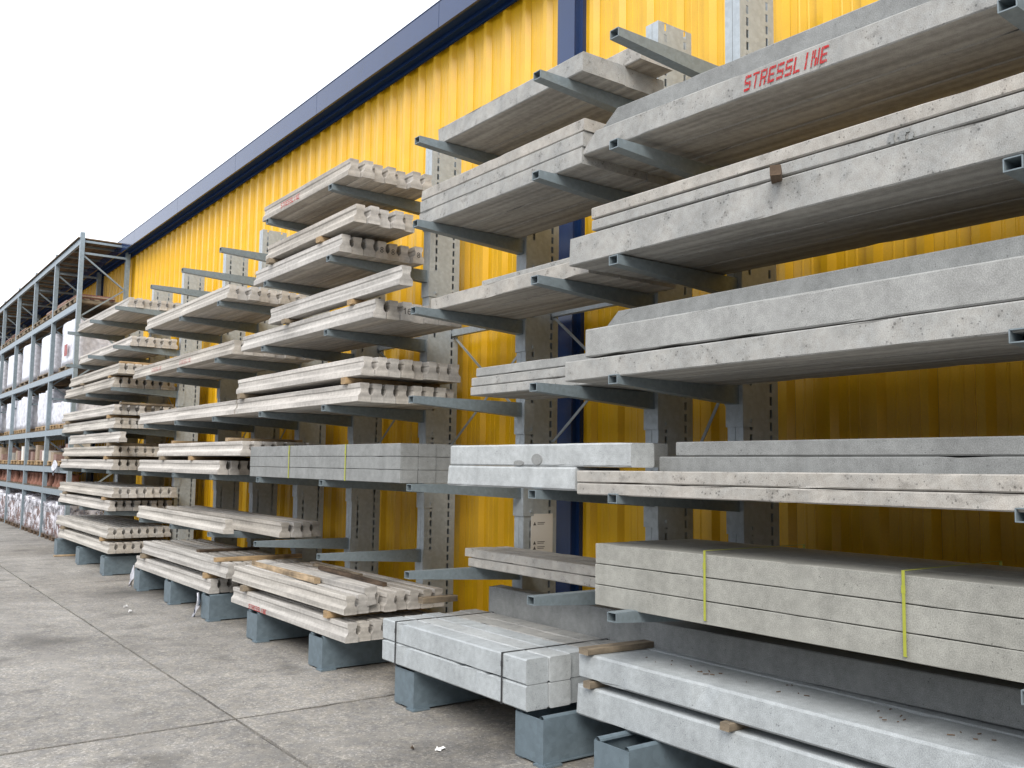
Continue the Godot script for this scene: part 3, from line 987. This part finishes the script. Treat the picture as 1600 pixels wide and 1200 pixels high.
func build_timber():
	# spacers between two layers: [rack words, level, y, gap, z front, list of x]
	var sets := [
		["middle rack", 5, 3.583, 0.050, [-8.75, -7.62]],
		["middle rack", 4, 2.926, 0.044, [-8.3, -6.95]],
		["middle rack", 3, 2.266, 0.054, [-9.42, -7.02]],
		["middle rack", 0, 0.323, 0.057, [-9.12, -7.22]],
		["third rack", 2, 1.622, 0.048, [-12.2, -11.05]],
		["third rack", 0, 0.323, 0.060, [-12.85, -10.35]],
		["far rack", 4, 2.894, 0.034, [-17.2, -15.3]],
		["far rack", 3, 2.258, 0.052, [-18.3, -15.25]],
		["far rack", 2, 1.622, 0.050, [-18.2, -15.3]],
		["far rack", 1, 0.998, 0.048, [-18.2, -15.3]],
		["far rack", 0, 0.371, 0.057, [-18.2, -15.3]],
	]
	for s in sets:
		for k in 2:
			timber("timber spacer near the %s end between T-beam layers, %s of the %s" % [["far", "near"][k], level_word(s[1]), s[0]], s[4][k], s[2], -3.37 - 0.02 * k, -4.32, 0.085, s[3], [1, 0][k], 0.02 * (k - 0.5))
	timber("second timber spacer under the loose top beam, second arm level of far rack", -15.2, 1.83, -3.4, -4.3, 0.08, 0.052, 1)
	timber("pale batten across the top of the beams, second arm level of third rack", -9.9, 1.829, -3.42, -4.3, 0.07, 0.04, 2, 0.05)
	timber("pale batten on the left of the beams, second arm level of third rack", -11.9, 1.829, -3.43, -4.3, 0.07, 0.036, 0, 0.0)
	timber("long honey-coloured batten across upper beams, base level of the third rack", -9.92, 0.541, -3.36, -4.34, 0.075, 0.045, 0, 0.0)
	timber("dark weathered board across upper beams, base level of the third rack", -11.1, 0.541, -3.55, -4.3, 0.1, 0.03, 3, 0.05)
	timber("reddish spacer at the right of the stack, fourth arm level of third rack", -9.95, 2.927, -3.9, -4.36, 0.09, 0.045, 0)
	timber("thin batten lying on the beams, fourth arm level of third rack", -12.2, 2.927, -3.5, -4.3, 0.07, 0.04, 0)
	timber("batten at the left of the beams, fifth arm level of third rack", -12.9, 3.574, -3.5, -4.3, 0.07, 0.04, 2)
	timber("batten lying on the beams, third arm level of far rack", -14.95, 2.47, -3.5, -4.3, 0.08, 0.03, 1)
	timber("batten lying on the beams, fourth arm level of far rack", -14.9, 3.086, -3.45, -4.3, 0.08, 0.04, 0)
	# loose battens lying along the beams on the ground stack
	var o := timber("pale new batten lying lengthwise on the ground stack of the middle rack", -8.55, 0.540, -0.86, 0.86, 0.06, 0.05, 2)
	o.rotation.y = -0.045
	o.position = Vector3(-8.58, 0.540, -3.58)
	o = timber("dark thin batten lying lengthwise at the back of the middle rack's ground stack", -8.0, 0.540, -0.75, 0.75, 0.045, 0.035, 3)
	o.rotation.y = -0.05
	o.position = Vector3(-8.0, 0.540, -4.0)
	o = timber("short dark batten lying lengthwise behind the inverted beam, middle rack base level", -8.0, 0.540, -0.55, 0.55, 0.05, 0.035, 1)
	o.rotation.y = -0.03
	o.position = Vector3(-8.5, 0.540, -4.1)
	# around the lintels
	timber("broken wedge of timber sticking out between lintels, fourth arm level of the near rack", -2.62, 2.918, -3.31, -3.5, 0.05, 0.048, 3, 0.6)
	timber("timber behind the lintels, fourth arm level of the middle rack", -4.75, 2.93, -4.15, -4.38, 0.6, 0.05, 0)
	timber("broad timber laid on the upper white block, base of the near rack", -4.10, 0.529, -3.55, -4.3, 0.085, 0.036, 1, -0.05)
	timber("timber block at the left end between white blocks, base of the near rack", -4.1, 0.342, -3.56, -4.3, 0.06, 0.0395, 1)
	timber("timber block in the middle between white blocks, base of the near rack", -3.08, 0.342, -3.555, -4.3, 0.06, 0.0395, 1)
	timber("timber block at the right between white blocks, base of the near rack", -1.3, 0.342, -3.56, -4.3, 0.06, 0.0395, 1)
	timber("batten under the beams on the ground, far end of the far rack", -18.3, GY + 0.001, -3.3, -3.9, 0.1, 0.025, 2)
	timber("batten poking out behind the bundle, base of the middle rack", -6.7, 0.46, -4.0, -4.34, 0.08, 0.05, 1)

# ---------------------------------------------------------------- the pallet rack and its goods

func lumpy(w: float, h: float, d: float, amp: float, g: RandomNumberGenerator) -> ArrayMesh:
	var st := SurfaceTool.new()
	st.begin(Mesh.PRIMITIVE_TRIANGLES)
	st.set_smooth_group(0)
	var nz := FastNoiseLite.new()
	nz.seed = g.randi_range(0, 9999)
	nz.frequency = 2.2
	var K := 7
	var f := func(u: Vector3) -> Vector3:
		var p := Vector3(u.x * w / 2, (u.y + 1) * h / 2, u.z * d / 2)
		var round_off := Vector3(u.x * absf(u.x) ** 6, 0, u.z * absf(u.z) ** 6)
		p -= round_off * (0.012 + 0.03 * maxf(0.0, absf(u.x) + absf(u.z) - 1.6) * 2.0)
		if u.y > 0.9:
			p.y -= 0.05 * maxf(0, maxf(absf(u.x), absf(u.z)) - 0.8) * 5.0 * 0.4
		var n := Vector3(nz.get_noise_3dv(p * 1.7), nz.get_noise_3dv(p * 1.7 + Vector3(9, 3, 1)), nz.get_noise_3dv(p * 1.7 + Vector3(2, 7, 5)))
		return p + n * amp * (1.0 if u.y > -0.99 else 0.0)
	for face in 6:
		for i in K:
			for j in K:
				var c := []
				for q in [[0, 0], [1, 0], [1, 1], [0, 1]]:
					var a: float = (i + q[0]) * 2.0 / K - 1
					var b: float = (j + q[1]) * 2.0 / K - 1
					var u: Vector3 = [Vector3(a, b, 1), Vector3(a, b, -1), Vector3(1, a, b), Vector3(-1, a, b), Vector3(a, 1, b), Vector3(a, -1, b)][face]
					c.append(f.call(u))
				var out: Vector3 = [Vector3.BACK, Vector3.FORWARD, Vector3.RIGHT, Vector3.LEFT, Vector3.UP, Vector3.DOWN][face]
				quad(st, c[0], c[1], c[2], c[3], out)
	st.index()
	st.generate_normals()
	return st.commit()

func pallet_mesh(w: float, d: float) -> ArrayMesh:
	var st := st_new()
	for k in 5:
		var z := -d / 2 + k * (d - 0.1) / 4
		bx(st, Vector3(-w / 2, 0.08, z), Vector3(w / 2, 0.10, z + 0.1))
	for k in 3:
		var x := -w / 2 + k * (w - 0.1) / 2
		bx(st, Vector3(x, 0.0, -d / 2), Vector3(x + 0.1, 0.079, d / 2))
	return done(st)

func pot_mesh(r: float, h: float) -> ArrayMesh:
	var st := SurfaceTool.new()
	st.begin(Mesh.PRIMITIVE_TRIANGLES)
	var prof := [Vector2(r, 0), Vector2(r, 0.05), Vector2(r * 0.78, 0.08), Vector2(r * 0.62, h * 0.8), Vector2(r * 0.72, h * 0.86), Vector2(r * 0.72, h), Vector2(r * 0.55, h), Vector2(r * 0.5, h * 0.5)]
	for k in 12:
		var a := TAU * k / 12
		var b := TAU * (k + 1) / 12
		for i in prof.size() - 1:
			var p: Vector2 = prof[i]
			var q: Vector2 = prof[i + 1]
			var dir := Vector3(cos((a + b) / 2), 0, sin((a + b) / 2))
			if i == prof.size() - 2:
				dir = -dir
			if i == prof.size() - 3:
				dir = Vector3.UP
			quad(st, Vector3(cos(a) * p.x, p.y, sin(a) * p.x), Vector3(cos(b) * p.x, p.y, sin(b) * p.x), Vector3(cos(b) * q.x, q.y, sin(b) * q.x), Vector3(cos(a) * q.x, q.y, sin(a) * q.x), dir)
	st.index()
	st.generate_normals()
	return st.commit()

func build_pallet_rack():
	var X0 := -20.62
	var B := 2.66
	var N := 7
	var ZF := -3.88
	var ZB := -4.88
	var tops := [0.985, 1.46, 2.265, 3.51, 4.87, 6.225]
	var t := thing("pallet_rack", "tall pale blue steel pallet rack with boarded top beside the warehouse", "rack", Vector3(X0, GY, ZF))
	var o := Vector3(-X0, -GY, -ZF)
	var post := st_new()
	bx(post, Vector3(-0.05, GY, -0.004), Vector3(0.05, 6.35, 0.0))
	for s in [-1.0, 1.0]:
		bx(post, Vector3(minf(s * 0.05, s * 0.046), GY, -0.08), Vector3(maxf(s * 0.05, s * 0.046), 6.35, -0.0041))
		bx(post, Vector3(minf(s * 0.05, s * 0.02), GY, -0.084), Vector3(maxf(s * 0.05, s * 0.02), 6.35, -0.0801))
	bx(post, Vector3(-0.07, GY, -0.1), Vector3(0.07, GY + 0.01, 0.02))
	var pm := done(post)
	var beam := boxmesh(Vector3(-B + 0.052, -0.125, -0.055), Vector3(-0.052, 0, -0.004))
	for i in N + 1:
		var x := X0 - i * B
		part("post", pm, M.steel_blue, t, o + Vector3(x, 0, ZF))
		var rear := part("post", pm, M.steel_blue, t, o + Vector3(x, 0, ZB))
		rear.rotation.y = PI
		for y in [6.17, 5.92, 3.0, 0.35]:
			part("frame_rail", boxmesh(Vector3(x - 0.018, y - 0.022, ZB + 0.082), Vector3(x + 0.018, y + 0.022, ZF - 0.086)), M.steel_blue, t, o)
		var yy := 5.86
		var k := 0
		while yy > 0.8:
			var st := st_new()
			var za := ZF - 0.09 if k % 2 == 0 else ZB + 0.09
			var zb := ZB + 0.09 if k % 2 == 0 else ZF - 0.09
			bar(st, Vector3(x, yy, za), Vector3(x, yy - 0.62, zb), Vector3(1, 0, 0), 0.036, 0.03)
			part("frame_brace", done(st), M.steel_blue, t, o)
			yy -= 0.64
			k += 1
		if i == N:
			break
		for l in tops.size():
			part("shelf_beam", beam, M.steel_blue, t, o + Vector3(x, tops[l], ZF + 0.004))
			part("shelf_beam", beam, M.steel_blue, t, o + Vector3(x, tops[l], ZB + 0.06))
			if l == 5:
				# boarded top on cross bars
				for k2 in 8:
					var z0 := ZB - 0.02 + k2 * 0.133
					part("top_board", boxmesh(Vector3(x - B + 0.01, tops[l] + 0.002, z0), Vector3(x - 0.01, tops[l] + 0.024, z0 + 0.128)), M.deck, t, o)
				for f in [0.25, 0.5, 0.75]:
					part("cross_bar", boxmesh(Vector3(x - B * f - 0.02, tops[l] - 0.04, ZB + 0.062), Vector3(x - B * f + 0.02, tops[l] - 0.001, ZF - 0.056)), M.steel_blue, t, o)
			else:
				for k2 in 6:
					var z0 := ZB + 0.01 + k2 * 0.165
					part("shelf_board", boxmesh(Vector3(x - B + 0.06, tops[l] + 0.002, z0), Vector3(x - 0.06, tops[l] + 0.022, z0 + 0.155)), M.deck, t, o)
	# goods
	var g := RandomNumberGenerator.new()
	g.seed = 77
	var big_pack := [lumpy(1.55, 0.98, 0.86, 0.02, g), lumpy(1.5, 0.93, 0.86, 0.025, g)]
	var mid_pack := [lumpy(0.78, 0.82, 0.8, 0.04, g), lumpy(0.72, 0.86, 0.8, 0.045, g), lumpy(0.8, 0.5, 0.8, 0.05, g)]
	var film := [lumpy(1.05, 0.76, 0.90, 0.05, g), lumpy(1.07, 0.70, 0.90, 0.06, g)]
	var pal := pallet_mesh(1.05, 0.88)
	var pal_big := pallet_mesh(1.5, 0.88)
	var pal_small := pallet_mesh(0.76, 0.8)
	var pot := pot_mesh(0.13, 0.30)
	var pot_big := pot_mesh(0.16, 0.36)
	var slab := boxmesh(Vector3(-0.5, 0, -0.36), Vector3(0.5, 0.018, 0.36))
	var brick := boxmesh(Vector3(-0.105, 0, -0.05), Vector3(0.105, 0.062, 0.05))
	var zc := (ZF + ZB) / 2 + 0.02
	for i in N:
		var xr := X0 - i * B
		var bay := ordinal(i) + " bay of the pallet rack"
		# fourth shelf up: one tall white pack
		var p := thing("wrapped_pack", "tall white film-wrapped pack, fourth shelf, " + bay, "pack", Vector3(xr - 1.02, 3.534, zc), "tall white packs on the fourth shelf")
		part("pallet", pal_big, M.wood[1], p)
		part("film_wrap", big_pack[i % 2], M.film, p, Vector3(0, 0.101, 0))
		if i == 0:
			part("label_sheet", boxmesh(Vector3(-0.1, 0.3, 0.46), Vector3(0.2, 0.55, 0.464)), M.pink, p)
		# third shelf: white packs side by side
		var n := 3 if i % 2 == 0 else 2
		for k in n:
			var hh: int = 2 if i == 0 else (k + i) % 2
			var q := thing("wrapped_pack", "%s white film-wrapped stack, third shelf, %s" % [ordinal(k), bay], "pack", Vector3(xr - 0.5 - k * 0.84, 2.289, zc + g.randf_range(-0.02, 0.03)), "white packs on the third shelf")
			part("pallet", pal_small, M.wood[0], q)
			part("film_wrap", mid_pack[hh], M.film, q, Vector3(0, 0.101, 0))
		# second shelf: low tan stacks of boxes on pallets
		for k in 2:
			var q := thing("box_stack", "%s pallet of tan boxes, second shelf, %s" % [ordinal(k), bay], "box stack", Vector3(xr - 0.7 - k * 1.25, 1.484, zc), "tan box stacks on the second shelf")
			part("pallet", pal, M.wood[0], q)
			for b in 6:
				if (b + i + k) % 3 == 0:
					continue
				var w := 0.3
				part("carton", boxmesh(Vector3(-w / 2, 0, -0.18), Vector3(w / 2, g.randf_range(0.14, 0.40), 0.18)), [M.tan, M.brick, M.paper][(b + i) % 3], q, Vector3(-0.33 + (b % 3) * 0.33, 0.101, 0.2 - 0.4 * (b / 3)))
		# first shelf: clay chimney pots
		for k in 5:
			var q := part("clay_pot", pot, M.clay, self, Vector3(xr - 0.35 - k * 0.46 - g.randf_range(0, 0.06), 1.008, zc + 0.22 + g.randf_range(-0.05, 0.05)))
			tag(q, "%s terracotta chimney pot, first shelf, %s" % [ordinal(k), bay], "chimney pot", "terracotta chimney pots on the first shelf")
		# top shelf: low piles of pinkish slabs
		for k in 2:
			var q := thing("slab_pile", "%s low pile of pinkish slabs, top shelf, %s" % [ordinal(k), bay], "slab pile", Vector3(xr - 0.7 - k * 1.25, 4.894, zc + 0.05), "low slab piles on the top shelf")
			part("pallet", pal, M.wood[1], q)
			for b in g.randi_range(2, 7):
				part("slab", slab, [M.brick, M.clay, M.tan][b % 3], q, Vector3(g.randf_range(-0.02, 0.02), 0.101 + b * 0.0195, g.randf_range(-0.015, 0.015)))
		# floor: film-wrapped pallets of bricks and clay ware
		for k in 2:
			var q := thing("wrapped_brick_pallet", "%s film-wrapped pallet of pinkish bricks, floor of the %s" % [ordinal(k), bay], "brick pallet", Vector3(xr - 0.72 - k * 1.22, GY, zc + 0.05), "wrapped brick pallets on the floor")
			part("pallet", pal, M.wood[3], q)
			var courses := 5 + (i * 3 + k * 2) % 5
			for c in courses:
				for a in 4:
					for e in [-1.0, 1.0]:
						part("brick", brick, [M.brick, M.clay, M.brick][(a + c + i) % 3], q, Vector3(-0.345 + a * 0.23, 0.101 + c * 0.066, e * 0.33 + g.randf_range(-0.012, 0.012)))
			part("film_wrap", film[(i + k) % 2], M.film_clear, q, Vector3(0, 0.102, 0))

# ---------------------------------------------------------------- straps, notices, litter

func band(st: SurfaceTool, x: float, w: float, y0: float, y1: float, z0: float, z1: float):
	# a thin band round a stack, front at z1
	var t := 0.0012
	bx(st, Vector3(x - w / 2, y0, z1), Vector3(x + w / 2, y1, z1 + t))
	var ys := lerpf(y0, y1, 0.78)
	bx(st, Vector3(x - w * 0.62, ys - 0.016, z1 + 0.0004), Vector3(x + w * 0.62, ys + 0.016, z1 + 0.0032))
	bx(st, Vector3(x - w / 2, y0, z0 - t), Vector3(x + w / 2, y1, z0))
	bx(st, Vector3(x - w / 2, y1, z0 - t), Vector3(x + w / 2, y1 + t, z1 + t))
	bx(st, Vector3(x - w / 2, y0 - t, z0 - t), Vector3(x + w / 2, y0, z1 + t))

func strap(label: String, x: float, w: float, y0: float, y1: float, z0: float, z1: float, m: Material):
	var st := st_new()
	band(st, x, w, y0, y1, z0, z1)
	tag(part("strap", done(st), m, self), label, "strap", "straps round the stacks")

func scrap(label: String, at: Vector3, size: float, m: Material, flat := 0.2, called := "paper_scrap"):
	var g := RandomNumberGenerator.new()
	g.seed = hash(label)
	var st := SurfaceTool.new()
	st.begin(Mesh.PRIMITIVE_TRIANGLES)
	st.set_smooth_group(-1)
	var grid := []
	for i in 6:
		for j in 5:
			grid.append(Vector3((i - 2.5) * size / 5 + g.randf_range(-1, 1) * size * 0.05, 0.002 + absf(g.randfn(0, 1)) * size * flat, (j - 2) * size * 0.12 + g.randf_range(-1, 1) * size * 0.05))
	for i in 5:
		for j in 4:
			quad(st, grid[i * 5 + j], grid[(i + 1) * 5 + j], grid[(i + 1) * 5 + j + 1], grid[i * 5 + j + 1], Vector3.UP)
	st.generate_normals()
	var o := part(called, st.commit(), m, self, at)
	o.rotation.y = g.randf_range(0, 6)
	tag(o, label, "litter")

func build_small_things():
	# yellow straps: near rack (two in view) and the smooth grey stack
	strap("left yellow strap round the olive grey lintels of the near rack", -3.19, 0.014, 0.852, 1.194, -4.345, -3.543, M.strap_yellow)
	strap("right yellow strap round the olive grey lintels of the near rack", -2.125, 0.014, 0.858, 1.2, -4.345, -3.543, M.strap_yellow)
	strap("left yellow strap round the smooth grey lintel stack of the middle rack", -8.13, 0.018, 1.4662, 1.764, -4.035, -3.406, M.strap_yellow)
	strap("right yellow strap round the smooth grey lintel stack of the middle rack", -6.96, 0.018, 1.4662, 1.764, -4.035, -3.406, M.strap_yellow)
	strap("left dark steel strap round the square lintel bundle on the ground", -5.98, 0.016, 0.166, 0.4705, -4.226, -3.366, M.strap_dark)
	strap("right dark steel strap round the square lintel bundle on the ground", -4.66, 0.016, 0.166, 0.4705, -4.226, -3.366, M.strap_dark)
	# weight notice on the second upright
	var n := thing("notice_board", "cream weight notice with faint print on the side of a rack upright", "notice", Vector3(-5.827, 0.90, -4.58))
	part("board", boxmesh(Vector3(0, 0, -0.11), Vector3(0.003, 0.33, 0.11)), M.paper, n)
	for k in 3:
		var st := st_new()
		var y: float = [0.05, 0.09, 0.24][k]
		tri(st, Vector3(0.0036, y, 0.088), Vector3(0.0036, y, 0.058), Vector3(0.0036, y + 0.028, 0.073), Vector3.RIGHT)
		bx(st, Vector3(0.0031, y + 0.006, -0.02), Vector3(0.0036, y + 0.011, 0.045))
		bx(st, Vector3(0.0031, y + 0.018, -0.03), Vector3(0.0036, y + 0.023, 0.045))
		part("faint_print", done(st), M.ink, n)
	# litter
	scrap("small white paper scrap on the ground before the square lintel bundle", Vector3(-4.89, GY, -3.08), 0.07, M.white_paper, 0.15)
	scrap("flat white film scrap on the ground between two rack feet", Vector3(-10.3, GY, -3.62), 0.28, M.white_paper, 0.03)
	scrap("crumb of white litter left of the third rack's feet", Vector3(-11.2, GY, -2.85), 0.06, M.white_paper, 0.3)
	scrap("second crumb of white litter on the open yard slab", Vector3(-11.6, GY, -2.9), 0.05, M.white_paper, 0.3)
	scrap("dark leaf scrap on the yard near the middle rack's feet", Vector3(-5.0, GY, -2.95), 0.04, M.wood[3], 0.2)
	# film hanging from the stacks
	for d in [["torn white film hanging at the right end of the third rack's ground stack", Vector3(-10.42, 0.16, -3.36), 0.35, 0.05], ["white film bunched at the left foot of the third rack", Vector3(-13.38, 0.18, -3.42), 0.32, 0.16], ["white film scrap hanging from the third arm level of third rack", Vector3(-11.1, 2.28, -3.9), 0.12, 0.04], ["loose white film draped on the second shelf of the pallet rack", Vector3(-21.5, 1.6, -3.80), 0.3, 0.5]]:
		var g := RandomNumberGenerator.new()
		g.seed = hash(d[0])
		var st := SurfaceTool.new()
		st.begin(Mesh.PRIMITIVE_TRIANGLES)
		st.set_smooth_group(0)
		var pts := []
		for i in 9:
			var f := i / 8.0
			for j in 5:
				var u := j / 4.0 - 0.5
				pts.append(Vector3(u * d[3] * (0.6 + 0.6 * sin(f * 5.0)) + 0.05 * sin(f * 6.0) - 0.12 * f * f, -d[2] * f * (1.0 + 0.1 * sin(u * 9)), 0.02 * sin(u * 14 + f * 5) + g.randf_range(-0.008, 0.008)))
		for i in 8:
			for j in 4:
				quad(st, pts[i * 5 + j], pts[i * 5 + j + 1], pts[(i + 1) * 5 + j + 1], pts[(i + 1) * 5 + j], Vector3(0, 0, 1))
		st.generate_normals()
		tag(part("plastic_film", st.commit(), M.film, self, d[1]), d[0], "plastic film")
